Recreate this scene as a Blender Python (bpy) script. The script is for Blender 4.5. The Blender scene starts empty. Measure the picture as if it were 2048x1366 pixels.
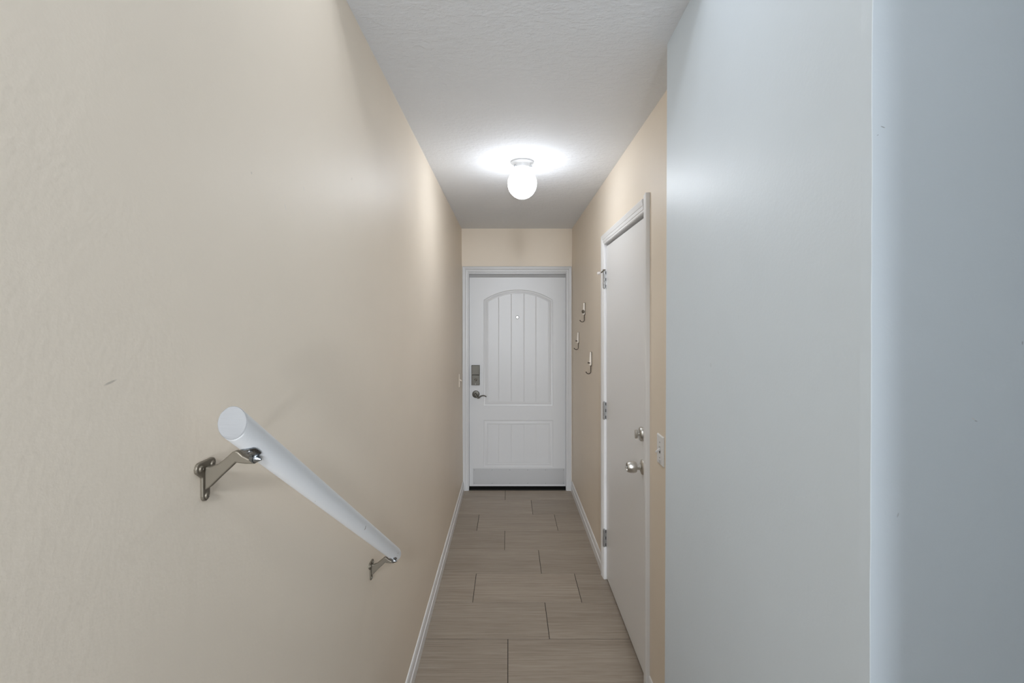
import bpy, bmesh, math, random
from mathutils import Vector, Matrix
from mathutils.geometry import tessellate_polygon

random.seed(7)
scene = bpy.context.scene
COL = scene.collection

# ------------------------------------------------------------------ camera
F_PX, W_PX = 955.0, 2048.0
CAM_Z = 1.574
VPX, VPY = 1017.0, 643.0
cam_d = bpy.data.cameras.new('camera')
cam_d.sensor_width = 36.0
cam_d.lens = 36.0 * F_PX / W_PX
cam_d.shift_x = (1024.0 - VPX) / W_PX
cam_d.shift_y = (VPY - 683.0) / W_PX
cam_d.clip_start = 0.02
cam = bpy.data.objects.new('camera', cam_d)
cam.location = (0, 0, CAM_Z)
cam.rotation_euler = (math.pi / 2, 0, 0)
COL.objects.link(cam)
scene.camera = cam

# ------------------------------------------------------------------ view, world, lights
scene.view_settings.view_transform = 'Standard'
scene.view_settings.look = 'None'
scene.view_settings.gamma = 1.0
scene.view_settings.use_curve_mapping = False
scene.view_settings.exposure = 0.29

wd = bpy.data.worlds.new('world')
scene.world = wd
wd.use_nodes = True
wd.node_tree.nodes['Background'].inputs['Color'].default_value = (0.75, 0.82, 0.9, 1)
wd.node_tree.nodes['Background'].inputs['Strength'].default_value = 0.05

GLOBE_EMIT = 31.0


def area_light(name, loc, target, sx, sy, power, color, shape='RECTANGLE'):
    l = bpy.data.lights.new(name, 'AREA')
    l.shape = shape
    l.size = sx
    l.size_y = sy
    l.energy = power
    l.color = color
    o = bpy.data.objects.new(name, l)
    o.location = loc
    d = Vector(target) - Vector(loc)
    o.rotation_euler = d.to_track_quat('-Z', 'Y').to_euler()
    COL.objects.link(o)
    return o


TINT = (0.945, 1.0, 1.07)
# unseen fill lights added behind and above the camera to even out the hall
FILLS = (('landing_fill', (0.10, -2.6, 2.80), (0.05, 3.0, 0.0), 0.30, 0.30, 6.8, 50),
         ('landing_near_fill', (0.0, -0.6, 2.90), (0.05, 3.2, 0.0), 0.25, 0.25, 0.5, 60),
         ('stair_fill', (0.0, 0.6, 2.95), (0.05, 3.2, 0.0), 0.25, 0.25, 1.5, 90),
         ('landing_up_fill', (0.18, -2.6, 1.00), (0.05, 1.6, 2.44), 0.25, 0.25, 6.0, 70),
         ('corridor_fill', (-0.02, -7.2, 2.40), (0.05, 3.0, 0.6), 0.70, 1.00, 8.2, 40),
         ('corridor_up_fill', (-0.04, -7.2, 1.00), (0.05, 2.0, 2.44), 0.70, 0.70, 1.3, 40))
for nm, loc_, to_, sx_, sy_, power_, spread_ in FILLS:
    area_light(nm, loc_, to_, sx_, sy_, power_, TINT).data.spread = math.radians(spread_)
for nm, loc_, size_, power_ in (('stair_down_fill', (-0.10, 0.95, 2.90), 0.25, 1.1),  # overhead fills, also added and unseen
                                ('landing_ceiling_fill', (-0.05, -0.8, 2.95), 0.50, 5.0)):
    area_light(nm, loc_, (loc_[0], loc_[1], 0.0), size_, size_, power_, TINT, 'DISK')


# ------------------------------------------------------------------ helpers
def wx(x, Y):
    return (x - VPX) * Y / F_PX


def wz(y, Y):
    return CAM_Z - (y - VPY) * Y / F_PX


def mat(name, color, rough=0.5, metal=0.0, spec=0.5):
    m = bpy.data.materials.new(name)
    m.use_nodes = True
    b = m.node_tree.nodes['Principled BSDF']
    b.inputs['Base Color'].default_value = (*color, 1)
    b.inputs['Roughness'].default_value = rough
    b.inputs['Metallic'].default_value = metal
    b.inputs['Specular IOR Level'].default_value = spec
    return m


def bsdf(m):
    return m.node_tree.nodes['Principled BSDF']


def N(m, typ, **kw):
    n = m.node_tree.nodes.new(typ)
    for k, v in kw.items():
        setattr(n, k, v)
    return n


def L(m, a, b):
    m.node_tree.links.new(a, b)


def noise(m, vec, scale, detail=3.0, rough=0.5):
    n = N(m, 'ShaderNodeTexNoise')
    n.inputs['Scale'].default_value = scale
    n.inputs['Detail'].default_value = detail
    n.inputs['Roughness'].default_value = rough
    if vec is not None:
        L(m, vec, n.inputs['Vector'])
    return n


def pos_vec(m):
    return N(m, 'ShaderNodeNewGeometry').outputs['Position']


def bump(m, height, strength, dist, prev=None):
    b = N(m, 'ShaderNodeBump')
    b.inputs['Strength'].default_value = strength
    b.inputs['Distance'].default_value = dist
    L(m, height, b.inputs['Height'])
    if prev is not None:
        L(m, prev, b.inputs['Normal'])
    return b.outputs['Normal']


def painted_wall(name, color, rough, fine=0.25, marks=()):
    """Roller-painted drywall: orange peel, faint trowel waves, a few scuffs."""
    m = mat(name, color, rough, 0, 0.3)
    p = pos_vec(m)
    a = noise(m, p, 130.0, 3.0, 0.55)
    c = noise(m, p, 24.0, 3.0, 0.5)
    n1 = bump(m, c.outputs['Fac'], fine * 0.4, 0.003)
    n2 = bump(m, a.outputs['Fac'], fine * 0.8, 0.0012, n1)
    L(m, n2, bsdf(m).inputs['Normal'])
    # faint paint mottling
    d = noise(m, p, 3.0, 4.0, 0.55)
    mix = N(m, 'ShaderNodeMix', data_type='RGBA')
    mix.inputs['A'].default_value = (*[v * 0.965 for v in color], 1)
    mix.inputs['B'].default_value = (*[min(1, v * 1.03) for v in color], 1)
    L(m, d.outputs['Fac'], mix.inputs['Factor'])
    out = mix.outputs['Result']
    for (loc, size, tilt, mc, amt) in marks:
        mp = N(m, 'ShaderNodeMapping', vector_type='TEXTURE')
        mp.inputs['Location'].default_value = loc
        mp.inputs['Rotation'].default_value = tilt
        mp.inputs['Scale'].default_value = size
        L(m, p, mp.inputs['Vector'])
        ln = N(m, 'ShaderNodeVectorMath', operation='LENGTH')
        L(m, mp.outputs['Vector'], ln.inputs[0])
        rg = N(m, 'ShaderNodeMapRange')
        rg.inputs['From Min'].default_value = 0.5
        rg.inputs['From Max'].default_value = 1.0
        rg.inputs['To Min'].default_value = amt
        rg.inputs['To Max'].default_value = 0.0
        L(m, ln.outputs['Value'], rg.inputs['Value'])
        mx = N(m, 'ShaderNodeMix', data_type='RGBA')
        L(m, rg.outputs['Result'], mx.inputs['Factor'])
        L(m, out, mx.inputs['A'])
        mx.inputs['B'].default_value = (*mc, 1)
        out = mx.outputs['Result']
    L(m, out, bsdf(m).inputs['Base Color'])
    return m


def link(name, me, material=None, parent=None, smooth=None):
    o = bpy.data.objects.new(name, me)
    COL.objects.link(o)
    if material is not None:
        me.materials.append(material)
    if parent is not None:
        o.parent = parent
    if smooth is not None:
        for p in me.polygons:
            p.use_smooth = True
        try:
            me.set_sharp_from_angle(angle=math.radians(smooth))
        except Exception:
            pass
    return o


def obj(name, bm, material=None, parent=None, smooth=None):
    bmesh.ops.recalc_face_normals(bm, faces=bm.faces)
    me = bpy.data.meshes.new(name)
    bm.to_mesh(me)
    bm.free()
    return link(name, me, material, parent, smooth)


def bevel(o, w, seg=2, ang=30):
    md = o.modifiers.new('bevel', 'BEVEL')
    md.width = w
    md.segments = seg
    md.limit_method = 'ANGLE'
    md.angle_limit = math.radians(ang)
    return o


def empty(name, loc, parent=None):
    o = bpy.data.objects.new(name, None)
    o.location = loc
    o.empty_display_size = 0.05
    COL.objects.link(o)
    if parent is not None:
        o.parent = parent
    return o


def tag(o, label, cat, group=None):
    o['label'] = label
    o['category'] = cat
    if group:
        o['group'] = group
    return o


def struct(o):
    o['kind'] = 'structure'
    return o


def rebase(o, origin):
    """Move a mesh's vertices so that its origin sits at `origin` (world)."""
    o.data.transform(Matrix.Translation(-Vector(origin)))
    o.location = origin
    return o


def box(bm, x0, x1, y0, y1, z0, z1):
    vs = [bm.verts.new((x, y, z)) for x in (x0, x1) for y in (y0, y1) for z in (z0, z1)]
    for f in ((0, 1, 3, 2), (4, 6, 7, 5), (0, 4, 5, 1), (2, 3, 7, 6), (0, 2, 6, 4), (1, 5, 7, 3)):
        bm.faces.new([vs[i] for i in f])
    return vs


def boxobj(name, dims, material, parent=None, bev=0.0):
    bm = bmesh.new()
    box(bm, *dims)
    o = obj(name, bm, material, parent)
    if bev:
        bevel(o, bev)
    return o


def prism(bm, pts, vec):
    """Closed polygon (3D points) extruded along vec."""
    vec = Vector(vec)
    a = [bm.verts.new(Vector(p)) for p in pts]
    b = [bm.verts.new(Vector(p) + vec) for p in pts]
    n = len(pts)
    for i in range(n):
        j = (i + 1) % n
        bm.faces.new((a[i], a[j], b[j], b[i]))
    bm.faces.new(a)
    bm.faces.new(list(reversed(b)))


def strip(bm, p0, p1, m0, m1, nrm, profile):
    """Moulding run from p0 to p1: profile (u, d); u along m0/m1 (mitred), d along nrm."""
    p0, p1, m0, m1, nrm = map(Vector, (p0, p1, m0, m1, nrm))
    a = [bm.verts.new(p0 + m0 * u + nrm * d) for u, d in profile]
    b = [bm.verts.new(p1 + m1 * u + nrm * d) for u, d in profile]
    n = len(profile)
    for i in range(n):
        j = (i + 1) % n
        bm.faces.new((a[i], a[j], b[j], b[i]))
    bm.faces.new(a)
    bm.faces.new(list(reversed(b)))


def lathe(bm, prof, center, axis, seg=32, cap0=True, cap1=True):
    """Revolve (r, t) about axis through center."""
    axis = Vector(axis).normalized()
    q = axis.to_track_quat('Z', 'Y')
    c = Vector(center)
    rings = []
    for r, t in prof:
        if r < 1e-6:
            rings.append([bm.verts.new(c + axis * t)])
        else:
            rings.append([bm.verts.new(c + q @ Vector((r * math.cos(2 * math.pi * k / seg), r * math.sin(2 * math.pi * k / seg), t))) for k in range(seg)])
    for A, B in zip(rings, rings[1:]):
        for k in range(seg):
            k2 = (k + 1) % seg
            if len(A) == 1 and len(B) == 1:
                continue
            if len(A) == 1:
                bm.faces.new((A[0], B[k], B[k2]))
            elif len(B) == 1:
                bm.faces.new((A[k], B[0], A[k2]))
            else:
                bm.faces.new((A[k], B[k], B[k2], A[k2]))
    if cap0 and len(rings[0]) > 1:
        bm.faces.new(list(reversed(rings[0])))
    if cap1 and len(rings[-1]) > 1:
        bm.faces.new(rings[-1])


def tube(bm, pts, radii, seg=10):
    """Round tube through points with per-point radius and capped ends."""
    pts = [Vector(p) for p in pts]
    if not hasattr(radii, '__len__'):
        radii = [radii] * len(pts)
    rings = []
    up = None
    for i, p in enumerate(pts):
        t = (pts[min(i + 1, len(pts) - 1)] - pts[max(i - 1, 0)]).normalized()
        if up is None:
            up = t.orthogonal().normalized()
        up = (up - t * up.dot(t)).normalized()
        s = t.cross(up)
        rings.append([bm.verts.new(p + radii[i] * (math.cos(2 * math.pi * k / seg) * up + math.sin(2 * math.pi * k / seg) * s)) for k in range(seg)])
    for A, B in zip(rings, rings[1:]):
        for k in range(seg):
            k2 = (k + 1) % seg
            bm.faces.new((A[k], A[k2], B[k2], B[k]))
    bm.faces.new(list(reversed(rings[0])))
    bm.faces.new(rings[-1])


# ------------------------------------------------------------------ materials
CREAM = (0.87, 0.768, 0.640)
BLUE = (0.775, 0.86, 0.935)


def on_left(x, y):
    zz = 1.2
    X = -0.431
    Y = F_PX * -X / (VPX - x)
    return (X, Y, wz(y, Y))


dark_scuff = (0.30, 0.27, 0.23)
pale_scuff = (0.72, 0.68, 0.62)
left_marks = [
    (on_left(222, 765), (0.02, 0.010, 0.0016), (0.25, 0, 0), dark_scuff, 0.45),
    (on_left(610, 377), (0.02, 0.006, 0.002), (-1.1, 0, 0), pale_scuff, 0.6),
    (on_left(573, 413), (0.02, 0.008, 0.002), (-1.0, 0, 0), pale_scuff, 0.5),
    (on_left(706, 358), (0.02, 0.008, 0.005), (0.5, 0, 0), dark_scuff, 0.15),
    (on_left(742, 1268), (0.02, 0.0012, 0.10), (0, 0, 0), dark_scuff, 0.10),
    (on_left(735, 1290), (0.02, 0.0010, 0.07), (0.04, 0, 0), dark_scuff, 0.06),
    (on_left(506, 346), (0.02, 0.003, 0.003), (0, 0, 0), dark_scuff, 0.25),
]
M_cream_left = painted_wall('cream paint left', CREAM, 0.48, 0.22, left_marks)
M_cream = painted_wall('cream paint', CREAM, 0.48, 0.22)
bl = lambda x, y: (wx(x, 0.612), 0.612, wz(y, 0.612))
def on_blue(x, y):
    Y = 1.1
    for _ in range(6):
        Y = F_PX * (0.496 + 0.0317 * (Y - 1.4926) - 0.003) / (x - VPX)
    return (wx(x, Y), Y, wz(y, Y))


blue_marks = [
    (on_blue(1422, 730), (0.02, 0.007, 0.006), (0, 0, 0), (0.42, 0.43, 0.44), 0.14),
    (on_blue(1437, 665), (0.02, 0.009, 0.0007), (0.75, 0, 0), (0.40, 0.43, 0.50), 0.22),
    (on_blue(1477, 634), (0.02, 0.0008, 0.006), (0, 0, 0), (0.40, 0.43, 0.48), 0.18),
    (bl(1766, 254), (0.0035, 0.02, 0.0009), (0, 0.4, 0), (0.2, 0.22, 0.25), 0.6),
    (bl(1756, 270), (0.0016, 0.02, 0.0007), (0, -0.5, 0), (0.28, 0.3, 0.33), 0.5),
    (bl(1947, 838), (0.0032, 0.02, 0.0012), (0, 0.5, 0), (0.78, 0.8, 0.82), 0.7),
    (bl(1952, 842), (0.0026, 0.02, 0.0009), (0, 0.3, 0), (0.3, 0.32, 0.35), 0.5),
    (bl(1796, 1030), (0.0012, 0.02, 0.004), (0, 0.3, 0), (0.36, 0.39, 0.43), 0.4),
    (bl(2045, 686), (0.0012, 0.02, 0.003), (0, 0.0, 0), (0.3, 0.32, 0.35), 0.5),
]
M_blue = painted_wall('pale blue paint', BLUE, 0.42, 0.26, blue_marks)

# knock-down textured ceiling
M_ceil = mat('textured ceiling paint', (0.865, 0.88, 0.905), 0.8, 0, 0.2)
p = pos_vec(M_ceil)
mp = N(M_ceil, 'ShaderNodeMapping')
mp.inputs['Scale'].default_value = (0.75, 1.15, 1)
L(M_ceil, p, mp.inputs['Vector'])
a = noise(M_ceil, mp.outputs['Vector'], 42.0, 5.0, 0.6)
r = N(M_ceil, 'ShaderNodeValToRGB')
r.color_ramp.elements[0].position = 0.42
r.color_ramp.elements[1].position = 0.60
L(M_ceil, a.outputs['Fac'], r.inputs['Fac'])
c = noise(M_ceil, p, 190.0, 2.0, 0.5)
n1 = bump(M_ceil, r.outputs['Color'], 0.5, 0.0022)
n2 = bump(M_ceil, c.outputs['Fac'], 0.25, 0.0015, n1)
L(M_ceil, n2, bsdf(M_ceil).inputs['Normal'])

M_white = mat('white trim paint', (0.89, 0.885, 0.88), 0.38, 0, 0.5)
M_doorwhite = mat('white door paint', (0.89, 0.885, 0.88), 0.33, 0, 0.5)
p = pos_vec(M_doorwhite)
a = noise(M_doorwhite, p, 60.0, 3.0)
L(M_doorwhite, bump(M_doorwhite, a.outputs['Fac'], 0.08, 0.001), bsdf(M_doorwhite).inputs['Normal'])

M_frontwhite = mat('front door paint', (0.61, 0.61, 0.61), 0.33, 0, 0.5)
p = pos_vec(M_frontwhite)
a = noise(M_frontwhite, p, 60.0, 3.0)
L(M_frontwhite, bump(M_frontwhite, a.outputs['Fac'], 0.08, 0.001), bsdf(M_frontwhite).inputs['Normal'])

# painted handrail: white with brush marks and small chips
M_rail = mat('chipped white rail paint', (0.91, 0.905, 0.895), 0.42, 0, 0.5)
tc = N(M_rail, 'ShaderNodeTexCoord')
mp = N(M_rail, 'ShaderNodeMapping')
mp.inputs['Scale'].default_value = (260, 260, 40)
L(M_rail, tc.outputs['Object'], mp.inputs['Vector'])
a = noise(M_rail, mp.outputs['Vector'], 1.0, 3.0)
b2 = noise(M_rail, tc.outputs['Object'], 55.0, 2.0, 0.6)
mr = N(M_rail, 'ShaderNodeMapRange')
mr.inputs['From Min'].default_value = 0.735
mr.inputs['From Max'].default_value = 0.755
L(M_rail, b2.outputs['Fac'], mr.inputs['Value'])
mx = N(M_rail, 'ShaderNodeMix', data_type='RGBA')
mx.inputs['A'].default_value = (0.76, 0.77, 0.78, 1)
mx.inputs['B'].default_value = (0.33, 0.31, 0.29, 1)
L(M_rail, mr.outputs['Result'], mx.inputs['Factor'])
L(M_rail, mx.outputs['Result'], bsdf(M_rail).inputs['Base Color'])
L(M_rail, bump(M_rail, a.outputs['Fac'], 0.25, 0.0006), bsdf(M_rail).inputs['Normal'])

# sawn rail end: saw marks, and colour darkened to offset strong light on it
M_railend = mat('darkened sawn end', (0.27, 0.27, 0.27), 0.6, 0, 0.3)
p = pos_vec(M_railend)
mp = N(M_railend, 'ShaderNodeMapping')
mp.inputs['Rotation'].default_value = (0, 0.35, 0)
mp.inputs['Scale'].default_value = (40, 40, 900)
L(M_railend, p, mp.inputs['Vector'])
a = noise(M_railend, mp.outputs['Vector'], 1.0, 3.0)
L(M_railend, bump(M_railend, a.outputs['Fac'], 0.5, 0.0006), bsdf(M_railend).inputs['Normal'])

# brushed metals
def brushed(name, color, rough, metal=1.0, scale=(400, 400, 20)):
    m = mat(name, color, rough, metal)
    t = N(m, 'ShaderNodeTexCoord')
    q = N(m, 'ShaderNodeMapping')
    q.inputs['Scale'].default_value = scale
    L(m, t.outputs['Object'], q.inputs['Vector'])
    s = noise(m, q.outputs['Vector'], 1.0, 2.0)
    g = N(m, 'ShaderNodeMapRange')
    g.inputs['To Min'].default_value = rough - 0.07
    g.inputs['To Max'].default_value = rough + 0.07
    L(m, s.outputs['Fac'], g.inputs['Value'])
    L(m, g.outputs['Result'], bsdf(m).inputs['Roughness'])
    return m


M_nickel = brushed('satin nickel', (0.62, 0.60, 0.56), 0.34)
M_bracket = brushed('champagne nickel bracket', (0.165, 0.143, 0.110), 0.5, 0.5, (200, 200, 200))
M_bronze = brushed('dark aged nickel', (0.105, 0.098, 0.082), 0.42, 0.6)
M_chrome = brushed('dull chrome', (0.27, 0.285, 0.30), 0.26)
M_hinge = brushed('grey steel hinge', (0.42, 0.42, 0.42), 0.42, 0.85)
M_kick = brushed('brushed aluminium kick plate', (0.47, 0.47, 0.47), 0.5, 0.55, (8, 300, 300))
M_screw = mat('steel screw', (0.25, 0.25, 0.25), 0.4, 0.9)
M_black = mat('black rubber', (0.008, 0.008, 0.007), 0.7, 0, 0.12)
M_slot = mat('dark recess', (0.02, 0.02, 0.02), 0.8)
M_hook = mat('antique brown metal', (0.075, 0.058, 0.042), 0.45, 0.5)
M_hookplate = mat('cream enamel', (0.90, 0.83, 0.74), 0.4)
M_plate = mat('white switch plastic', (0.86, 0.86, 0.86), 0.35)
M_ivory = mat('plate painted with the wall', (0.86, 0.76, 0.64), 0.42)
M_rubber = mat('off white rubber tip', (0.76, 0.70, 0.66), 0.6)
M_weather = mat('grey weatherstrip', (0.42, 0.42, 0.42), 0.7)
M_canopy = mat('white enamel canopy', (0.62, 0.62, 0.62), 0.35)
M_step = mat('brown stair carpet', (0.20, 0.165, 0.13), 0.9)
M_grout = mat('dark grey grout', (0.038, 0.031, 0.026), 0.9)

M_globe = mat('lit opal glass', (0.9, 0.9, 0.9), 0.2)
bsdf(M_globe).inputs['Emission Color'].default_value = (*[v / 1.07 for v in TINT], 1)
bsdf(M_globe).inputs['Emission Strength'].default_value = GLOBE_EMIT
M_neck = mat('dimmed opal glass neck', (0.85, 0.85, 0.85), 0.2)  # glow lowered so the ceiling close by stays less bright
bsdf(M_neck).inputs['Emission Color'].default_value = (*[v / 1.07 for v in TINT], 1)
bsdf(M_neck).inputs['Emission Strength'].default_value = GLOBE_EMIT * 0.12
M_peep = mat('daylight in the peephole lens', (0.8, 0.8, 0.8), 0.1)
bsdf(M_peep).inputs['Emission Color'].default_value = (1, 1, 1, 1)
bsdf(M_peep).inputs['Emission Strength'].default_value = 1.5

# wood-look porcelain: fine streaks along each tile's length (X)
M_tile = mat('striated taupe porcelain', (0.2, 0.165, 0.13), 0.48, 0, 0.4)
oi = N(M_tile, 'ShaderNodeObjectInfo')
p = pos_vec(M_tile)
off = N(M_tile, 'ShaderNodeVectorMath', operation='MULTIPLY_ADD')
cx = N(M_tile, 'ShaderNodeCombineXYZ')
for i in range(3):
    L(M_tile, oi.outputs['Random'], cx.inputs[i])
L(M_tile, cx.outputs['Vector'], off.inputs[0])
off.inputs[1].default_value = (17.0, 29.0, 11.0)
L(M_tile, p, off.inputs[2])


def stretched(scale, sc, detail, rgh):
    q = N(M_tile, 'ShaderNodeMapping')
    q.inputs['Scale'].default_value = scale
    L(M_tile, off.outputs['Vector'], q.inputs['Vector'])
    return noise(M_tile, q.outputs['Vector'], sc, detail, rgh)


s1 = stretched((2.4, 120.0, 1.0), 1.0, 5.0, 0.65)
s2 = stretched((8.0, 460.0, 1.0), 1.0, 3.0, 0.6)
s3 = stretched((1.2, 9.0, 1.0), 1.0, 3.0, 0.5)
add = N(M_tile, 'ShaderNodeMath', operation='MULTIPLY_ADD')
L(M_tile, s1.outputs['Fac'], add.inputs[0])
add.inputs[1].default_value = 0.45
m2 = N(M_tile, 'ShaderNodeMath', operation='MULTIPLY')
L(M_tile, s2.outputs['Fac'], m2.inputs[0])
m2.inputs[1].default_value = 0.40
L(M_tile, m2.outputs[0], add.inputs[2])
add2 = N(M_tile, 'ShaderNodeMath', operation='MULTIPLY_ADD')
L(M_tile, s3.outputs['Fac'], add2.inputs[0])
add2.inputs[1].default_value = 0.15
L(M_tile, add.outputs[0], add2.inputs[2])
rp = N(M_tile, 'ShaderNodeValToRGB')
rp.color_ramp.elements[0].position = 0.40
rp.color_ramp.elements[0].color = (0.262, 0.212, 0.165, 1)
rp.color_ramp.elements[1].position = 0.61
rp.color_ramp.elements[1].color = (0.400, 0.340, 0.275, 1)
e = rp.color_ramp.elements.new(0.5)
e.color = (0.330, 0.274, 0.217, 1)
L(M_tile, add2.outputs[0], rp.inputs['Fac'])
hv = N(M_tile, 'ShaderNodeMapRange')
hv.inputs['To Min'].default_value = 0.93
hv.inputs['To Max'].default_value = 1.07
L(M_tile, oi.outputs['Random'], hv.inputs['Value'])
sc = N(M_tile, 'ShaderNodeVectorMath', operation='SCALE')
L(M_tile, rp.outputs['Color'], sc.inputs[0])
L(M_tile, hv.outputs['Result'], sc.inputs['Scale'])
L(M_tile, sc.outputs['Vector'], bsdf(M_tile).inputs['Base Color'])
L(M_tile, bump(M_tile, add.outputs[0], 0.12, 0.0008), bsdf(M_tile).inputs['Normal'])

# ------------------------------------------------------------------ room shell
CEIL = 2.44
YB = 4.45                    # wall with the front door
XR = 0.592                   # cream right wall
Y_CEIL = 1.144               # hall ceiling ends here, the landing's higher ceiling begins
Z_LAND, Z_TOP = 0.53, 3.0
Y_REAR = -7.6


def xl(z):                   # the left wall is slightly out of plumb
    return -0.4225 - 0.0147 * z / CEIL


# left wall
bm = bmesh.new()
prism(bm, [(xl(-0.02), Y_REAR, -0.02), (xl(Z_TOP + .1), Y_REAR, Z_TOP + .1), (-0.58, Y_REAR, Z_TOP + .1), (-0.58, Y_REAR, -0.02)],
      (0, YB + 0.12 - Y_REAR, 0))
struct(obj('wall_left', bm, M_cream_left))

# right wall with the side door's opening
D2_Y0, D2_Y1, D2_TOP = 2.056, 2.916, 2.046
bm = bmesh.new()
box(bm, XR, XR + 0.12, 1.485, D2_Y0 - 0.02, -0.02, CEIL + .05)
box(bm, XR, XR + 0.12, D2_Y1 + 0.02, YB + 0.12, -0.02, CEIL + .05)
box(bm, XR, XR + 0.12, D2_Y0 - 0.02, D2_Y1 + 0.02, D2_TOP + 0.02, CEIL + .05)
struct(obj('wall_right', bm, M_cream))

# end wall with the front door's opening
D1_X0, D1_X1, D1_TOP = -0.368, 0.537, 2.018
bm = bmesh.new()
box(bm, -0.5, D1_X0 - 0.02, YB, YB + 0.12, -0.02, CEIL + .05)
box(bm, D1_X1 + 0.02, XR + 0.02, YB, YB + 0.12, -0.02, CEIL + .05)
box(bm, D1_X0 - 0.02, D1_X1 + 0.02, YB, YB + 0.12, D1_TOP + 0.02, CEIL + .05)
struct(obj('wall_end', bm, M_cream))

# pale blue wall: a thick pier standing proud of the cream wall, turning the corner to the landing
YF, YN = 1.4926, 0.612


def xa(y, z):
    top = 0.496 + 0.0317 * (y - YF)
    return top - 0.0037 * (CEIL - z)


bm = bmesh.new()
zs = [-0.02 + (Z_TOP + .02) * k / 60 for k in range(61)]
rng = random.Random(3)
rows = []
for z in zs:
    jx = rng.uniform(-0.0005, 0.0005)
    bead = 0.0012
    row = [(xa(YF, z), YF), (xa(YN + 0.02, z), YN + 0.02), (xa(YN, z) + 0.0005 + jx, YN + bead), (xa(YN, z) + bead + jx, YN + 0.0005),
           (xa(YN, z) + 0.02, YN), (2.0, YN), (2.0, YF)]
    rows.append([bm.verts.new((x, y, z)) for x, y in row])
for A, B in zip(rows, rows[1:]):
    for k in range(len(A)):
        j = (k + 1) % len(A)
        bm.faces.new((A[k], A[j], B[j], B[k]))
bm.faces.new(rows[0])
bm.faces.new(list(reversed(rows[-1])))
struct(obj('wall_corner', bm, M_blue))

# unseen landing walls; the long one placed to block light from the corner's face
bm = bmesh.new()
box(bm, 0.35, 0.47, Y_REAR, -0.30, -0.02, Z_TOP + .05)
box(bm, 0.47, 2.0, -0.42, -0.30, -0.02, Z_TOP + .05)
struct(obj('wall_blocker', bm, M_blue))
bm = bmesh.new()
box(bm, 1.9, 2.02, -0.42, YN, -0.02, Z_TOP + .05)
struct(obj('wall_passage', bm, M_blue))
bm = bmesh.new()
box(bm, -0.58, 0.62, Y_REAR - 0.12, Y_REAR, -0.02, Z_TOP + .05)
struct(obj('wall_rear', bm, M_cream))

# ceiling: hall slab, drop face and the landing's higher slab in one section
bm = bmesh.new()
prism(bm, [(-0.5, YB + 0.1, CEIL), (-0.5, Y_CEIL, CEIL), (-0.5, Y_CEIL, Z_TOP), (-0.5, Y_REAR, Z_TOP), (-0.5, Y_REAR, Z_TOP + .12), (-0.5, YB + 0.1, Z_TOP + .12)],
      (2.5, 0, 0))
struct(obj('ceiling', bm, M_ceil))

# floor bed, stepping up to the landing behind the camera
bm = bmesh.new()
prism(bm, [(-0.45, YB + 0.12, -0.0012), (-0.45, 1.40, -0.0012), (-0.45, 1.40, 0.177), (-0.45, 1.13, 0.177), (-0.45, 1.13, 0.354), (-0.45, 0.86, 0.354),
           (-0.45, 0.86, Z_LAND), (-0.45, Y_REAR, Z_LAND), (-0.45, Y_REAR, -0.2), (-0.45, YB + 0.12, -0.2)], (2.45, 0, 0))
floor = struct(obj('floor', bm, M_grout))
floor.data.materials.append(M_step)
for poly in floor.data.polygons:
    if poly.center.y < 1.41 and poly.center.z > 0.0:
        poly.material_index = 1

# floor tiles, each its own piece
JY = [4.62, 4.211, 3.894, 3.592, 3.288, 2.982, 2.675, 2.367, 2.060, 1.753, 1.403]
JX = [-0.030, 0.199, -0.239, -0.027, 0.206, -0.201, 0.2035, -0.003, 0.204, -0.1]
TL = 0.612
G = 0.0017
XW0, XW1 = -0.4215, 0.640
cache = {}
for r_, (ya, yb) in enumerate(zip(JY, JY[1:])):
    x = JX[r_]
    while x > XW0 + 0.03:
        x -= TL
    first = True
    while x < XW1:
        a0, a1 = (XW0 if first else x), min(x + TL, XW1)
        x += TL
        first = False
        if a1 - a0 < 0.02:
            continue
        y0, y1 = yb + G, min(ya - G, 4.449)
        lx, ly = a1 - a0 - 2 * G, y1 - y0
        key = (round(lx, 3), round(ly, 3))
        if key not in cache:
            bm = bmesh.new()
            box(bm, -lx / 2, lx / 2, -ly / 2, ly / 2, -0.009, 0.0006)
            top = [e for e in bm.edges if all(v.co.z > -0.001 for v in e.verts)]
            bmesh.ops.bevel(bm, geom=top, offset=0.0005, segments=1, affect='EDGES')
            bmesh.ops.recalc_face_normals(bm, faces=bm.faces)
            me = bpy.data.meshes.new('tile')
            bm.to_mesh(me)
            bm.free()
            me.materials.append(M_tile)
            cache[key] = me
        t = bpy.data.objects.new('tile', cache[key])
        COL.objects.link(t)
        t.parent = floor
        t.location = ((a0 + a1) / 2, (y0 + y1) / 2, random.uniform(-0.0003, 0.0003))

# baseboards
BASE = [(0, 0), (0, 0.0120), (0.050, 0.0120), (0.0535, 0.0090), (0.057, 0.0082), (0.075, 0.0075), (0.086, 0.0060), (0.0925, 0.0030), (0.0925, 0)]


def baseboard(name, x, y0, y1, nx, sgn_lean=0.0):
    bm = bmesh.new()
    strip(bm, (x, y0, 0), (x, y1, 0), (sgn_lean, 0, 1), (sgn_lean, 0, 1), (nx, 0, 0), BASE)
    return struct(obj(name, bm, M_white))


baseboard('baseboard_left', xl(0) - 0.0002, 1.40, YB - 0.018, 1, -0.006)
baseboard('baseboard_right', XR, 2.9735, YB - 0.018, -1)
baseboard('baseboard_near', XR, YF, 1.9995, -1)

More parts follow.
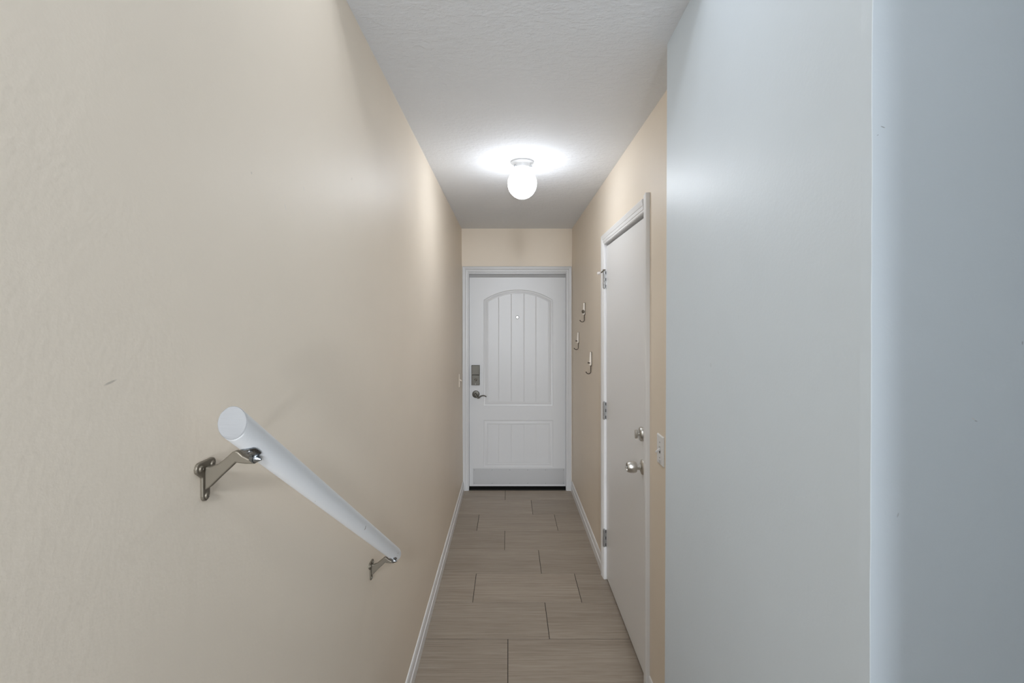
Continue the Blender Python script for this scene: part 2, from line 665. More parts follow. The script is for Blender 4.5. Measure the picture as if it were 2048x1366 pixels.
# ------------------------------------------------------------------ casings
CAS = [(0, 0), (0, 0.0085), (0.003, 0.0105), (0.010, 0.0105), (0.013, 0.0130), (0.024, 0.0135), (0.028, 0.0120), (0.031, 0.0145), (0.043, 0.0165), (0.053, 0.0180), (0.0565, 0.0165), (0.0575, 0.013), (0.0575, 0)]


def casing_piece(parent, p0, p1, m0, m1, n, m=None):
    bm = bmesh.new()
    strip(bm, p0, p1, m0, m1, n, CAS)
    return obj('casing', bm, m or M_white, parent)


# ------------------------------------------------------------------ front door
door1 = struct(empty('door_1', (0, 0, 0)))
n = (0, -1, 0)
ci0, ci1, cit = D1_X0 - 0.003, D1_X1 - 0.003, D1_TOP + 0.011
casing_piece(door1, (ci0, YB, 0), (ci0, YB, cit), (-1, 0, 0), (-1, 0, 1), n, M_frontwhite)
casing_piece(door1, (ci0, YB, cit), (ci1, YB, cit), (-1, 0, 1), (0.9, 0, 1), n, M_frontwhite)
casing_piece(door1, (ci1, YB, 0), (ci1, YB, cit), (0.9, 0, 0), (0.9, 0, 1), n, M_frontwhite)
YD = YB + 0.022            # face of the slab
bm = bmesh.new()
box(bm, D1_X0 - 0.02, D1_X0, YB - 0.001, YB + 0.118, 0, D1_TOP)
box(bm, D1_X1, D1_X1 + 0.02, YB - 0.001, YB + 0.118, 0, D1_TOP)
box(bm, D1_X0 - 0.02, D1_X1 + 0.02, YB - 0.001, YB + 0.118, D1_TOP, D1_TOP + 0.02)
obj('jamb', bm, M_frontwhite, door1)
sy = lambda y: wz(y, YD)
sx = lambda x: wx(x, YD)
SX0, SX1 = D1_X0 + 0.0012, D1_X1 - 0.0012
SZ0, SZ1 = sy(972.2), sy(554.8)
bm = bmesh.new()
box(bm, D1_X0, D1_X1, YD - 0.002, YD + 0.04, SZ1 + 0.001, D1_TOP)
obj('weatherstrip', bm, M_weather, door1)


def offset_loop(pts, d):
    out = []
    n_ = len(pts)
    for i in range(n_):
        a, b, c_ = Vector(pts[i - 1]), Vector(pts[i]), Vector(pts[(i + 1) % n_])
        e1, e2 = (b - a).normalized(), (c_ - b).normalized()
        n1_, n2_ = Vector((-e1.y, e1.x)), Vector((-e2.y, e2.x))
        k = (n1_ + n2_)
        k = k / max(k.dot(n1_), 0.3)
        out.append(b + k * d)
    return out


def arch_loop(x0, x1, z0, zs_, za, k=20):
    """Counter-clockwise loop: flat bottom, segmental arch on top."""
    h, s_ = (x1 - x0) / 2, za - zs_
    R = (h * h + s_ * s_) / (2 * s_)
    cxm, cz = (x0 + x1) / 2, za - R
    ang = math.asin(h / R)
    pts = [Vector((x0, z0)), Vector((x1, z0))]
    for i in range(k + 1):
        t = ang - 2 * ang * i / k
        pts.append(Vector((cxm + R * math.sin(t), cz + R * math.cos(t))))
    return pts, (cxm, cz, R)


up, (acx, acz, aR) = arch_loop(sx(967.5), sx(1105.5), sy(811.5), sy(600), sy(579.3))
lo = [Vector(v) for v in ((sx(967.5), sy(933.5)), (sx(1106), sy(933.5)), (sx(1106), sy(840.5)), (sx(967.5), sy(840.5)))]
STICK = [(0.0, 0.0), (0.0024, 0.0028), (0.007, 0.0042), (0.014, 0.0037), (0.026, 0.0010), (0.031, 0.0009), (0.0335, 0.0022), (0.0375, 0.0023)]
bm = bmesh.new()
outer = [Vector((SX0, SZ0)), Vector((SX1, SZ0)), Vector((SX1, SZ1)), Vector((SX0, SZ1))]
flat = [[Vector((v.x, v.y, 0)) for v in lp] for lp in (outer, up, lo)]
allv = [v for lp in flat for v in lp]
bv = [bm.verts.new((v.x, YD, v.y)) for v in allv]
for t in tessellate_polygon(flat):
    bm.faces.new([bv[i] for i in t])
o_i, u_i, l_i = 0, len(outer), len(outer) + len(up)
fields = []
for start, lp in ((u_i, up), (l_i, lo)):
    prev = bv[start:start + len(lp)]
    for u_, d_ in STICK[1:]:
        ol = offset_loop(lp, u_)
        cur = [bm.verts.new((v.x, YD + d_, v.y)) for v in ol]
        for i in range(len(lp)):
            j = (i + 1) % len(lp)
            bm.faces.new((prev[i], prev[j], cur[j], cur[i]))
        prev = cur
    inner = [bm.verts.new((v.co.x, YD + 0.0100, v.co.z)) for v in prev]
    for i in range(len(lp)):
        j = (i + 1) % len(lp)
        bm.faces.new((prev[i], prev[j], inner[j], inner[i]))
    bm.faces.new(inner)
    fields.append([(v.co.x, v.co.z) for v in prev])
bk = [bm.verts.new((v.x, YD + 0.044, v.y)) for v in outer]
for i in range(4):
    j = (i + 1) % 4
    bm.faces.new((bv[i], bv[j], bk[j], bk[i]))
bm.faces.new(bk)
slab = obj('slab', bm, M_frontwhite, door1, 25)

# the five boards in each field, parted by V grooves
r_in = aR - STICK[-1][0]
gx = [sx(v) for v in (997.4, 1022.6, 1048.0, 1071.8)]
for fi, fld in enumerate(fields):
    fx0, fx1 = min(v[0] for v in fld) + 0.0002, max(v[0] for v in fld) - 0.0002
    fz0 = min(v[1] for v in fld) + 0.0006
    fzt = max(v[1] for v in fld) - 0.0006
    xs = [fx0] + gx + [fx1]

    def ztop(x):
        if fi == 1:
            return fzt
        return acz + math.sqrt(max(r_in ** 2 - (x - acx) ** 2, 0)) - 0.0006
    for x0, x1 in zip(xs, xs[1:]):
        x0, x1 = x0 + 0.0001, x1 - 0.0001
        bm = bmesh.new()
        c_ = 0.0036
        cols = [x0, x0 + c_] + [x0 + c_ + (x1 - x0 - 2 * c_) * k / 5 for k in range(1, 5)] + [x1 - c_, x1]
        ds = [0.0027] + [0.0019] * (len(cols) - 2) + [0.0027]
        f_lo = [bm.verts.new((x, YD + d, fz0)) for x, d in zip(cols, ds)]
        f_hi = [bm.verts.new((x, YD + d, ztop(x))) for x, d in zip(cols, ds)]
        b_lo = [bm.verts.new((x, YD + 0.0099, fz0)) for x in cols]
        b_hi = [bm.verts.new((x, YD + 0.0099, ztop(x))) for x in cols]
        for k in range(len(cols) - 1):
            bm.faces.new((f_lo[k], f_lo[k + 1], f_hi[k + 1], f_hi[k]))
            bm.faces.new((b_lo[k], b_hi[k], b_hi[k + 1], b_lo[k + 1]))
            bm.faces.new((f_hi[k], f_hi[k + 1], b_hi[k + 1], b_hi[k]))
            bm.faces.new((f_lo[k], b_lo[k], b_lo[k + 1], f_lo[k + 1]))
        bm.faces.new((f_lo[0], f_hi[0], b_hi[0], b_lo[0]))
        bm.faces.new((f_lo[-1], b_lo[-1], b_hi[-1], f_hi[-1]))
        obj('panel_board', bm, M_frontwhite, door1)

# kick plate with its twelve screws
kp = boxobj('kick_plate', (sx(946), sx(1129.5), YD - 0.0016, YD, sy(968.8), sy(936.8)), M_kick, door1, 0.0004)
kp['label'] = 'brushed aluminium kick plate'
bm = bmesh.new()
lathe(bm, [(0.0, 0.0012), (0.0022, 0.0010), (0.0034, 0.0)], (0, 0, 0), (0, -1, 0), 10, False, True)
bmesh.ops.recalc_face_normals(bm, faces=bm.faces)
scm = bpy.data.meshes.new('screw')
bm.to_mesh(scm)
bm.free()
scm.materials.append(M_screw)
for yy in (939.9, 966.3):
    for xx in (187, 418, 650, 880, 1113, 1347):
        s = bpy.data.objects.new('screw', scm)
        COL.objects.link(s)
        s.parent = kp
        s.location = (sx(920 + xx / 6.504), YD - 0.0016, sy(yy))

# black sweep under the slab and the low threshold
bm = bmesh.new()
box(bm, SX0, SX1, YD - 0.004, YD + 0.04, 0.022, SZ0)
sw = obj('sweep', bm, M_black, door1)
sw['label'] = 'black rubber door sweep'
bm = bmesh.new()
strip(bm, (D1_X0, YB + 0.02, 0), (D1_X1, YB + 0.02, 0), (0, 1, 0), (0, 1, 0), (0, 0, 1),
      [(-0.018, 0), (-0.014, 0.010), (0.012, 0.021), (0.09, 0.021), (0.09, 0)])
th = obj('threshold', bm, M_black, door1)
th['label'] = 'black threshold'

# peephole
pe = (sx(1034.7), YD + 0.002, sy(634.5))
bm = bmesh.new()
lathe(bm, [(0.0105, -0.001), (0.0150, 0.0), (0.0155, 0.0016), (0.0135, 0.0034), (0.0108, 0.0026), (0.0104, -0.001)], pe, (0, -1, 0), 28, False, False)
ph = obj('peephole', bm, M_chrome, door1, 40)
bm = bmesh.new()
lathe(bm, [(0.0106, 0.0004), (0.0085, 0.0020), (0.005, 0.0030), (0.0, 0.0034)], pe, (0, -1, 0), 24, True, False)
obj('lens', bm, M_peep, ph, 40)

# electronic deadbolt housing: lower turn section and the battery cover above the joint
lk0, lk1 = sx(943.2), sx(959.6)
bm = bmesh.new()
box(bm, lk0, lk1, YD - 0.026, YD, sy(769.8), sy(749.7))
lock = bevel(obj('lock_housing', bm, M_bronze, door1), 0.0035, 3)
lock['label'] = 'dark aged-nickel deadbolt housing'
bm = bmesh.new()
box(bm, lk0 - 0.0004, lk1 + 0.0004, YD - 0.0285, YD, sy(749.3), sy(730.0))
bevel(obj('battery_cover', bm, M_bronze, lock), 0.0035, 3)
tc_ = Vector((sx(951.9), YD - 0.026, sy(758.8)))
bm = bmesh.new()
lathe(bm, [(0.0125, 0.0), (0.0125, 0.003), (0.0105, 0.0045), (0, 0.0045)], tc_, (0, -1, 0), 24, True, False)
obj('turn_collar', bm, M_bronze, lock, 40)
bm = bmesh.new()
dr = Vector((0.55, 0, 0.835))
pr = Vector((-dr.z, 0, dr.x))
pts = [tc_ + dr * a_ + pr * b_ + Vector((0, -0.004, 0)) for a_, b_ in ((-0.017, -0.0035), (0.016, -0.0045), (0.018, 0), (0.016, 0.0045), (-0.017, 0.0035))]
prism(bm, pts, (0, -0.010, 0))
bevel(obj('thumb_turn', bm, M_bracket, lock), 0.0012)
bm = bmesh.new()
lathe(bm, [(0.0022, 0), (0.0020, 0.001), (0, 0.0012)], (sx(951.5), YD - 0.026, sy(767.3)), (0, -1, 0), 10, True, False)
obj('screw', bm, M_nickel, lock)

# lever handle
lc = Vector((sx(951.8), YD, sy(788.4)))
bm = bmesh.new()
lathe(bm, [(0.0345, 0), (0.0345, 0.004), (0.031, 0.009), (0.020, 0.0115), (0.0, 0.012)], lc, (0, -1, 0), 40, True, False)
rose = obj('lever_rose', bm, M_bronze, door1, 40)
rose['label'] = 'dark aged-nickel lever set'
bm = bmesh.new()
pts, rad = [], []
for i in range(15):
    t = i / 14
    pts.append(lc + Vector((0.002 + 0.098 * t, -0.046 - 0.006 * math.sin(t * math.pi), -0.004 - 0.019 * math.sin(min(t * 2.2, 1) * math.pi) * (1 if t < .4545 else 0)
                            + (0.010 * math.sin((t - .4545) / .5455 * math.pi * 0.9) if t > .4545 else 0) - 0.016 * t)))
    rad.append(0.0085 - 0.0042 * t)
tube(bm, pts, rad, 10)
obj('lever', bm, M_bronze, rose, 40)
bm = bmesh.new()
lathe(bm, [(0.012, 0.010), (0.0095, 0.030), (0.0105, 0.050), (0.0075, 0.054), (0, 0.055)], lc, (0, -1, 0), 20, True, False)
obj('lever_hub', bm, M_bronze, rose, 40)
bm = bmesh.new()
lathe(bm, [(0.0045, 0.0), (0.0040, 0.003), (0, 0.0032)], lc + Vector((0.002, -0.0095, 0.0185)), (0, -1, 0), 12, True, False)
obj('turn_button', bm, M_slot, rose, 40)

# ------------------------------------------------------------------ side door
door2 = struct(empty('door_2', (0, 0, 0)))
n = (-1, 0, 0)
ct = D2_TOP - 0.001
casing_piece(door2, (XR, D2_Y1 - 0.002, 0), (XR, D2_Y1 - 0.002, ct), (0, 1, 0), (0, 1, 1), n)
casing_piece(door2, (XR, D2_Y0 + 0.0015, ct), (XR, D2_Y1 - 0.002, ct), (0, 0, 1), (0, 1, 1), n)
casing_piece(door2, (XR, D2_Y0 + 0.0015, 0), (XR, D2_Y0 + 0.0015, 2.1145), (0, -1, 0), (0, -1, 0), n)
bm = bmesh.new()
box(bm, XR - 0.001, XR + 0.118, D2_Y0 - 0.018, D2_Y0, 0, D2_TOP)
box(bm, XR - 0.001, XR + 0.118, D2_Y1, D2_Y1 + 0.018, 0, D2_TOP)
box(bm, XR - 0.001, XR + 0.118, D2_Y0 - 0.018, D2_Y1 + 0.018, D2_TOP, D2_TOP + 0.018)
box(bm, XR + 0.046, XR + 0.06, D2_Y0, D2_Y0 + 0.012, 0, D2_TOP)
box(bm, XR + 0.046, XR + 0.06, D2_Y1 - 0.012, D2_Y1, 0, D2_TOP)
box(bm, XR + 0.046, XR + 0.06, D2_Y0, D2_Y1, D2_TOP - 0.012, D2_TOP)
obj('jamb', bm, M_white, door2)
XD = XR + 0.006
S2Y0, S2Y1 = D2_Y0 + 0.003, D2_Y1 - 0.003
boxobj('slab', (XD, XD + 0.035, S2Y0, S2Y1, 0.015, 2.032), M_doorwhite, door2, 0.0015)
# strip of dark shadow gap is a real gap: head clearance above, floor clearance below

for hz in (1.829, 1.030, 0.253):
    hy = S2Y1 + 0.0015
    hx = XR - 0.0085
    bm = bmesh.new()
    for k in range(5):
        z0 = hz - 0.051 + 0.0204 * k
        lathe(bm, [(0.0068, 0.0), (0.0075, 0.0008), (0.0075, 0.0182), (0.0068, 0.0190)], (hx, hy, z0 + 0.0007), (0, 0, 1), 14)
    hin = obj('hinge', bm, M_hinge, door2, 40)
    hin['label'] = 'grey steel hinge'
    for q_, (ya, yb) in enumerate(((hy - 0.0046, hy - 0.0016), (hy + 0.0016, hy + 0.0046))):
        bm = bmesh.new()
        box(bm, hx - 0.002, XR + 0.012, ya, yb, hz - 0.051, hz + 0.051)
        obj('leaf', bm, M_hinge, hin)
    bm = bmesh.new()
    for k in (0, 2, 4):  # dark strips painting the shade of gaps between knuckle and leaf
        box(bm, hx + 0.0078, hx + 0.0115, hy - 0.0050, hy - 0.0044, hz - 0.049 + 0.0204 * k, hz - 0.051 + 0.0204 * (k + 1))
    obj('notch_shade', bm, M_slot, hin)
    bm = bmesh.new()
    lathe(bm, [(0.003, -0.055), (0.004, -0.053), (0.004, 0.052), (0.0062, 0.053), (0.0058, 0.056), (0.0, 0.0575)], (hx, hy, hz), (0, 0, 1), 12, True, False)
    obj('pin', bm, M_hinge, hin, 40)
    if hz > 1.5:       # hinge-pin door stop with its rubber tip
        bm = bmesh.new()
        zc = hz + 0.035
        lathe(bm, [(0.0085, 0), (0.0085, 0.006), (0.0, 0.006)], (hx, hy, hz + 0.0565), (0, 0, 1), 14)
        tube(bm, [(hx, hy, hz + 0.0595), (hx - 0.014, hy - 0.006, zc + 0.011), (hx - 0.030, hy - 0.018, zc + 0.003)], 0.0040, 8)
        st = obj('pin_stop', bm, M_bracket, hin, 40)
        st['label'] = 'hinge-pin door stop with an off-white tip'
        d_ = Vector((-0.030, -0.018, -0.006)).normalized()
        base = Vector((hx - 0.027, hy - 0.0165, zc + 0.0042))
        lat = [(0.0042, 0), (0.0085, 0.003), (0.0090, 0.017), (0.006, 0.021), (0.0, 0.022)]
        bm = bmesh.new()
        lathe(bm, lat, base, d_, 14, True, False)
        me_tip = obj('stop_tip', bm, M_rubber, door2, 40)
        me_tip['label'] = 'off-white rubber bumper of the hinge-pin stop'

KY = 2.128
# deadbolt
dz = wz(868, KY)
dc = Vector((XD, KY, dz))
bm = bmesh.new()
lathe(bm, [(0.0315, 0), (0.0315, 0.009), (0.0285, 0.014), (0.020, 0.016), (0.0, 0.0165)], dc, (-1, 0, 0), 40, True, False)
db = obj('deadbolt', bm, M_nickel, door2, 40)
db['label'] = 'satin nickel deadbolt rose'
bm = bmesh.new()
lathe(bm, [(0.0060, 0.016), (0.0050, 0.025), (0.0, 0.025)], dc, (-1, 0, 0), 16, True, False)
obj('spindle', bm, M_nickel, db, 40)
bm = bmesh.new()
pts = []
for k in range(24):
    t = 2 * math.pi * k / 24
    pts.append(dc + Vector((-0.023, 0.0085 * math.cos(t), 0.0205 * math.sin(t))))
prism(bm, pts, (-0.012, 0, 0))
bevel(obj('thumb_turn', bm, M_nickel, db, 40), 0.003, 2)

# knob
kc = Vector((XD, KY, wz(934, KY)))
bm = bmesh.new()
lathe(bm, [(0.0335, 0), (0.0335, 0.002), (0.031, 0.006), (0.022, 0.0095), (0.0145, 0.0115), (0.013, 0.014), (0.0, 0.014)], kc, (-1, 0, 0), 40, True, False)
kr = obj('knob_rose', bm, M_nickel, door2, 40)
kr['label'] = 'satin nickel door knob'
bm = bmesh.new()
lathe(bm, [(0.0125, 0.010), (0.0115, 0.026), (0.0150, 0.0275), (0.0225, 0.030), (0.0245, 0.034), (0.0258, 0.044), (0.0250, 0.056), (0.0222, 0.067), (0.0195, 0.0705), (0.0165, 0.0705), (0.0150, 0.067), (0.0, 0.067)],
      kc, (-1, 0, 0), 40, True, False)
kn = obj('knob', bm, M_nickel, kr, 35)
bm = bmesh.new()
lathe(bm, [(0.0085, 0.066), (0.0080, 0.0700), (0.0, 0.0705)], kc, (-1, 0, 0), 20, True, False)
obj('button_ring', bm, M_chrome, kr, 35)
bm = bmesh.new()
box(bm, kc.x - 0.0785, kc.x - 0.069, kc.y - 0.0022, kc.y + 0.0022, kc.z - 0.0060, kc.z + 0.0035)
bevel(obj('turn_button', bm, M_nickel, kr), 0.0012)

# ------------------------------------------------------------------ light switches
def light_switch(loc, nx, mp_, label, badge):
    """nx: direction out of the wall along X."""
    root = tag(empty('light_switch', loc), label, 'light switch')
    bm = bmesh.new()
    t = 0.0055
    rows_ = [(0.0385, 0.0575, 0.0), (0.0385, 0.0575, t * 0.45), (0.0345, 0.0535, t), (0.0055, 0.0125, t)]
    loops = []
    for hy_, hz_, d in rows_:
        loops.append([bm.verts.new((nx * d, a_ * hy_, b_ * hz_)) for a_, b_ in ((-1, -1), (1, -1), (1, 1), (-1, 1))])
    for A, B in zip(loops, loops[1:]):
        for k in range(4):
            j = (k + 1) % 4
            bm.faces.new((A[k], A[j], B[j], B[k]))
    bm.faces.new(loops[0])
    bevel(obj('cover_plate', bm, mp_, root), 0.0008)
    bm = bmesh.new()
    box(bm, min(nx * 0.001, nx * 0.003), max(nx * 0.001, nx * 0.003), -0.0055, 0.0055, -0.0125, 0.0125)
    obj('toggle_slot', bm, M_slot, root)
    bm = bmesh.new()
    a_ = [(-0.0040, -0.001), (0.0040, -0.001), (0.0040, 0.0095), (-0.0040, 0.0095)]
    v0 = [bm.verts.new((nx * 0.0032, y, z)) for y, z in a_]
    b_ = [(-0.0032, -0.0105), (0.0032, -0.0105), (0.0032, -0.0045), (-0.0032, -0.0045)]
    v1 = [bm.verts.new((nx * 0.0215, y, z)) for y, z in b_]
    for k in range(4):
        j = (k + 1) % 4
        bm.faces.new((v0[k], v0[j], v1[j], v1[k]))
    bm.faces.new(v0)
    bm.faces.new(v1)
    bevel(obj('toggle', bm, mp_, root), 0.001)
    for z in (0.030, -0.030):
        bm = bmesh.new()
        lathe(bm, [(0.0032, 0.0), (0.0028, 0.001), (0, 0.0012)], (nx * t, 0, z), (nx, 0, 0), 12, True, False)
        obj('screw', bm, M_kick if mp_ is M_plate else M_hookplate, root)
    if badge:
        bm = bmesh.new()
        box(bm, min(nx * t, nx * (t + .0012)), max(nx * t, nx * (t + .0012)), -0.009, 0.009, -0.050, -0.038)
        o_ = bevel(obj('badge', bm, M_canopy, root), 0.0006)
        o_['label'] = 'small raised white rectangle'
    return root


light_switch((XR, 1.852, 1.076), -1, M_plate, 'white toggle light switch on the cream strip between side door and blue wall', True)
light_switch((xl(1.063) + 0.0002, 4.165, 1.063), 1, M_ivory, 'beige wall-coloured switch plate on the left wall beside the front door', False)

# ------------------------------------------------------------------ coat hooks
def coat_hook(px, ytop, ybot, label, knob):
    Y = F_PX * (XR - 0.006) / (px - VPX)
    zt, zb = wz(ytop, Y), wz(ybot, Y)
    h = zt - zb
    root = tag(empty('coat_hook', (XR, Y, zb)), label, 'coat hook', 'coat hooks on the right wall')
    bm = bmesh.new()
    # tapered enamel back plate, domed front
    k = [(0.0095, h), (0.0115, h * 0.8), (0.0145, h * 0.56), (0.0150, h * 0.48), (0.0110, h * 0.41), (0.005, h * 0.385)]
    fr, bkk = [], []
    for w, z in k:
        bkk.append([bm.verts.new((0, s * w, z)) for s in (-1, 1)])
        fr.append([bm.verts.new((-0.0125 - 0.006 * (1 - (z / h - 0.38) / 0.62), s * w * 0.55, z)) for s in (-1, 1)])
    for i in range(len(k) - 1):
        bm.faces.new((fr[i][0], fr[i][1], fr[i + 1][1], fr[i + 1][0]))
        bm.faces.new((bkk[i][1], bkk[i][0], bkk[i + 1][0], bkk[i + 1][1]))
        for s in (0, 1):
            bm.faces.new((bkk[i][s], fr[i][s], fr[i + 1][s], bkk[i + 1][s]))
    for i in (0, -1):
        bm.faces.new((bkk[i][0], bkk[i][1], fr[i][1], fr[i][0]))
    obj('back_plate', bm, M_hookplate, root, 50)
    # dark edge strip behind the enamel
    bm = bmesh.new()
    pts = [(0.0005, 0.0155 * 1.0, h * 0.44), (0.0005, 0.0105, h + 0.002), (0.0005, -0.0105, h + 0.002), (0.0005, -0.0155, h * 0.44), (0.0005, -0.004, h * 0.36), (0.0005, 0.004, h * 0.36)]
    prism(bm, [(-0.0002, y, z) for _, y, z in pts], (-0.0042, 0, 0))
    obj('edge_band', bm, M_hook, root)
    # J-shaped wire
    bm = bmesh.new()
    R_ = 0.0175
    pts = [(-0.006, 0, h * 0.50), (-0.006, 0, h * 0.30), (-0.006, 0, R_)]
    for i in range(1, 10):
        t = math.pi * 0.86 * i / 9
        pts.append((-0.006 - R_ + R_ * math.cos(t), 0, R_ - R_ * math.sin(t) + (0.004 * i / 9)))
    tube(bm, pts, 0.0030, 8)
    obj('wire_hook', bm, M_hook, root, 60)
    bm = bmesh.new()
    e_ = Vector(pts[-1])
    lathe(bm, [(0, -0.0042), (0.003, -0.003), (0.0042, 0), (0.003, 0.003), (0, 0.0042)], e_, (0, 0, 1), 12)
    obj('ball_tip', bm, M_hook, root, 60)
    if knob:
        bm = bmesh.new()
        lathe(bm, [(0.006, 0), (0.0065, 0.006), (0.0135, 0.009), (0.0150, 0.014), (0.011, 0.020), (0, 0.022)], (-0.004, 0, h * 0.55), (-1, -0.5, 0), 18, True, False)
        obj('round_knob', bm, M_bracket, root, 40)
    else:
        bm = bmesh.new()
        tube(bm, [(-0.004, 0, h * 0.515), (-0.018, -0.009, h * 0.512), (-0.028, -0.012, h * 0.522)], [0.0048, 0.0038, 0.0050], 8)
        obj('upper_peg', bm, M_hook, root, 60)
    return root


coat_hook(1168.6, 606.0, 644.5, 'highest of the three coat hooks, with a round knob', True)
coat_hook(1156.4, 664.8, 700.0, 'coat hook nearest the front door, with a short peg', False)
coat_hook(1181.6, 704.3, 748.2, 'lowest coat hook, nearest the white side door', False)

# ------------------------------------------------------------------ ceiling lamp
LX, LY = 0.0745, 2.590
lamp = tag(empty('ceiling_light', (LX, LY, CEIL)), 'lit white globe lamp on the hall ceiling', 'ceiling light')
bm = bmesh.new()
lathe(bm, [(0.060, 0.004), (0.0625, -0.002), (0.0620, -0.0075), (0.058, -0.0105), (0.049, -0.013), (0.0455, -0.018), (0.0440, -0.034), (0.041, -0.034), (0.041, -0.020), (0.0, -0.020)],
      (0, 0, 0), (0, 0, 1), 48, True, False)
obj('canopy', bm, M_canopy, lamp, 40)
bm = bmesh.new()
R_ = 0.0785
zc = -0.1175
lo_, hi_ = [], []
for i in range(33):
    t = math.pi * i / 32
    z = zc - 0.083 * math.cos(t)
    if z > -0.036:
        break
    (lo_ if z < -0.094 else hi_).append((R_ * math.sin(t), z))
hi_ = [lo_[-1]] + hi_ + [(0.0385, -0.034), (0.0385, -0.022)]
lathe(bm, lo_, (0, 0, 0), (0, 0, 1), 48, False, False)
gl = obj('globe', bm, M_globe, lamp, 60)
gl['label'] = 'glowing opal glass globe'
bm = bmesh.new()
lathe(bm, hi_, (0, 0, 0), (0, 0, 1), 48, False, True)
obj('globe_neck', bm, M_neck, gl, 60)  # upper glass split off to carry the dimmed glow
for ang in (-0.35, 1.75, 3.85):
    bm = bmesh.new()
    d_ = Vector((math.cos(ang), math.sin(ang), 0))
    lathe(bm, [(0.002, 0.0), (0.002, 0.008), (0.0042, 0.009), (0.0042, 0.013), (0, 0.0135)], d_ * 0.042 + Vector((0, 0, -0.030)), d_, 10, True, False)
    obj('thumb_screw', bm, M_chrome, lamp, 40)

# ------------------------------------------------------------------ handrail
RA = Vector((-0.3590, 0.620, 1.4427))
RB = Vector((-0.3565, 1.500, 0.8440))
rail_dir = (RB - RA).normalized()
RR = 0.0193
hr = tag(empty('handrail', (0, 0, 0)), 'chipped white round handrail sloping down the left wall', 'handrail')


def rail_z(y):
    return RA.z + (RB.z - RA.z) * (y - RA.y) / (RB.y - RA.y)


q = rail_dir.to_track_quat('Z', 'Y')
ln = (RB - RA).length
bm = bmesh.new()
seg = 40
rings = []
rng = random.Random(5)
K = -0.5       # ends are cut between square and plumb
steps = [0.0, 0.0012, 0.006] + [ln * k / 14 for k in range(1, 14)] + [ln - 0.006, ln - 0.0012, ln]
ex = Vector((1, 0, 0))
ex = (ex - rail_dir * ex.dot(rail_dir)).normalized()
ey = rail_dir.cross(ex)
if ey.z < 0:
    ey = -ey
for si, s in enumerate(steps):
    rad = RR
    ring = []
    for k in range(seg):
        t = 2 * math.pi * k / seg
        r_ = rad
        if si == 0:
            r_ = rad - 0.0009 - (0.0010 if 12 < k < 19 else 0) * rng.random()
        if si == len(steps) - 1:
            r_ = rad - 0.0012
        v = ex * (r_ * math.cos(t)) + ey * (r_ * math.sin(t))
        w = max(0.0, 1 - s / 0.05) if s < ln / 2 else max(0.0, 1 - (ln - s) / 0.05)
        sh = K * r_ * math.sin(t) * w
        ring.append(bm.verts.new(RA + rail_dir * (s + sh) + v))
    rings.append(ring)
for A, B in zip(rings, rings[1:]):
    for k in range(seg):
        j = (k + 1) % seg
        bm.faces.new((A[k], A[j], B[j], B[k]))
bm.faces.new(list(reversed(rings[0])))
bm.faces.new(rings[-1])
rail = obj('rail', bm, M_rail, hr, 35)
rail.data.materials.append(M_railend)
for poly in rail.data.polygons:
    if len(poly.vertices) > 4 or poly.index < seg:
        poly.material_index = 1


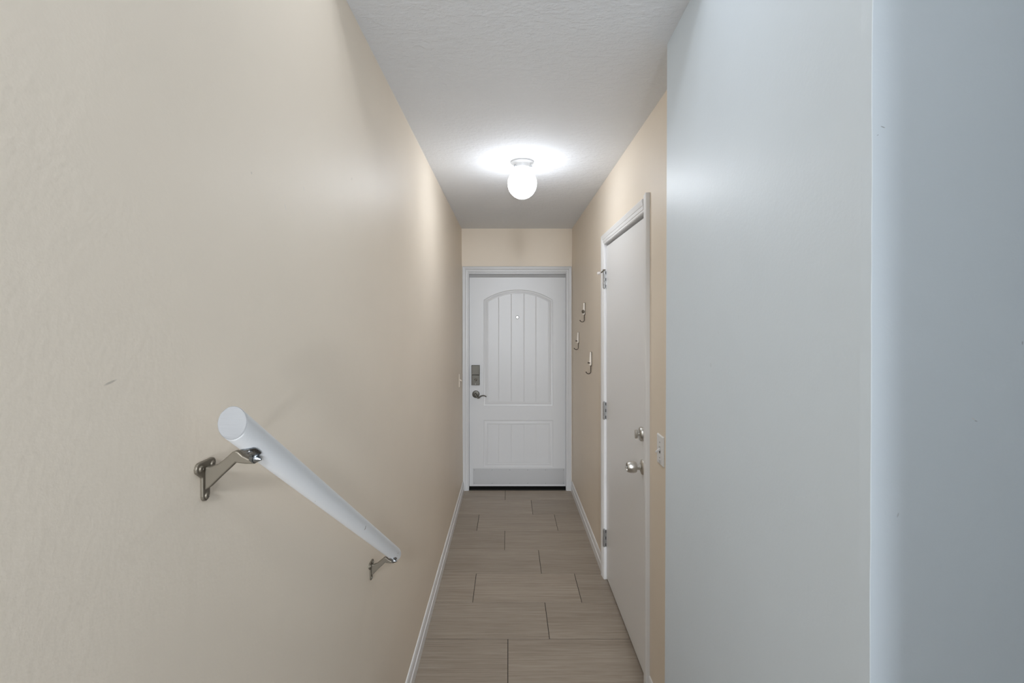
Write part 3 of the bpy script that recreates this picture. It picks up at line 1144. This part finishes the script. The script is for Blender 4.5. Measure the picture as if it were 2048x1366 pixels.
def bracket(y, xw, rx):
    """Wall bracket at depth y: xw wall face, rx rail axis; heights relative to the rail axis."""
    zr = rail_z(y)
    X = lambda x: xw + (x + 0.4310) * (rx - xw) / (-0.359 + 0.4310)
    Z = lambda z: zr + (z - 1.405)
    upc = [(-0.4270, 1.3690), (-0.4200, 1.3690), (-0.4098, 1.3725), (-0.3979, 1.3820), (-0.3890, 1.3900), (-0.3840, 1.3920), (-0.3800, 1.3905), (-0.3740, 1.3850), (-0.3660, 1.3810), (-0.3560, 1.3795)]
    loc_ = [(-0.3560, 1.3735), (-0.3700, 1.3735), (-0.3800, 1.3745), (-0.3840, 1.3755), (-0.3908, 1.3688), (-0.4050, 1.3557), (-0.4200, 1.3410), (-0.4270, 1.3360)]
    bm = bmesh.new()
    prism(bm, [(X(a_), y - 0.0048, Z(b_)) for a_, b_ in upc + loc_], (0, 0.0096, 0))
    arm = bevel(obj('bracket', bm, M_bracket, hr), 0.0018, 2, 40)
    arm['label'] = 'champagne nickel wall bracket'
    # T-shaped wall plate, slightly domed
    out = []
    for k in range(7):      # left lobe
        t = math.radians(100 + 150 * k / 6)
        out.append((-0.0135 + 0.0085 * math.cos(t), 1.3695 + 0.0085 * math.sin(t)))
    out += [(-0.0088, 1.3555), (-0.0082, 1.3300)]
    for k in range(7):
        t = math.radians(180 + 180 * k / 6)
        out.append((0.0082 * math.cos(t), 1.3285 + 0.0082 * math.sin(t)))
    out += [(0.0088, 1.3555)]
    for k in range(7):
        t = math.radians(-70 + 150 * k / 6)
        out.append((0.0135 + 0.0085 * math.cos(t), 1.3695 + 0.0085 * math.sin(t)))
    bm = bmesh.new()
    prism(bm, [(xw - 0.001, y + a_, Z(b_)) for a_, b_ in out], (0.0052, 0, 0))
    bevel(obj('wall_plate', bm, M_bracket, arm), 0.0014, 2, 40)
    for a_, b_ in ((-0.0128, 1.3690), (0.0128, 1.3690), (0.0, 1.3280)):
        bm = bmesh.new()
        lathe(bm, [(0.0046, 0.0), (0.0046, 0.0008), (0.0038, 0.0022), (0.0016, 0.0026), (0.0012, 0.0012), (0, 0.0012)], (xw + 0.0040, y + a_, Z(b_)), (1, 0, 0), 14, True, False)
        obj('screw', bm, M_bracket, arm, 40)
    # saddle clip hugging the rail's underside
    c0 = Vector((rx, y, zr))
    bm = bmesh.new()
    grid = []
    for i in range(9):
        s = -0.022 + 0.029 * i / 8
        wid = 1.0 if abs(s + 0.0075) < 0.008 else 1.0 - min(1, ((abs(s + 0.0075) - 0.008) / 0.0066)) ** 2 * 0.72
        row = []
        for k in range(9):
            t = math.radians(-80 + (k / 8 - 0.5) * 60 * wid)
            v = ex * math.cos(t) + ey * math.sin(t)
            row.append((c0 + rail_dir * s + v * (RR + 0.0001), c0 + rail_dir * s + v * (RR + 0.0022)))
        grid.append(row)
    vi = [[(bm.verts.new(a_), bm.verts.new(b_)) for a_, b_ in row] for row in grid]
    for i in range(8):
        for k in range(8):
            bm.faces.new((vi[i][k][1], vi[i + 1][k][1], vi[i + 1][k + 1][1], vi[i][k + 1][1]))
            bm.faces.new((vi[i][k][0], vi[i][k + 1][0], vi[i + 1][k + 1][0], vi[i + 1][k][0]))
    for i in range(8):
        for k in (0, 8):
            bm.faces.new((vi[i][k][0], vi[i + 1][k][0], vi[i + 1][k][1], vi[i][k][1]))
    for k in range(8):
        for i in (0, 8):
            bm.faces.new((vi[i][k][0], vi[i][k][1], vi[i][k + 1][1], vi[i][k + 1][0]))
    sd = obj('saddle', bm, M_chrome, arm, 40)
    sd['label'] = 'dull chrome saddle clip'
    # saddle screw towards the near end and the clamp bolt at the arm's tip
    bm = bmesh.new()
    v = (ex * math.cos(math.radians(-76)) + ey * math.sin(math.radians(-76)))
    lathe(bm, [(0.0042, 0.0), (0.0040, 0.0012), (0.0020, 0.0012), (0.0012, 0.0004), (0, 0.0004)], c0 - rail_dir * 0.0125 + v * (RR + 0.0021), v, 14, True, False)
    obj('saddle_screw', bm, M_screw, arm, 40)
    bm = bmesh.new()
    bc = Vector((X(-0.3600), y - 0.002, Z(1.3815)))
    lathe(bm, [(0.0055, -0.002), (0.0055, 0.001), (0.0070, 0.0014), (0.0070, 0.0042), (0.0056, 0.0048), (0.0050, 0.0075), (0.0014, 0.0135), (0.0, 0.0138)], bc, (1, -0.25, -0.1), 16, True, False)
    obj('clamp_bolt', bm, M_chrome, arm, 25)


bracket(0.675, xl(1.35), -0.3589)
bracket(1.478, xl(0.80), -0.3566)
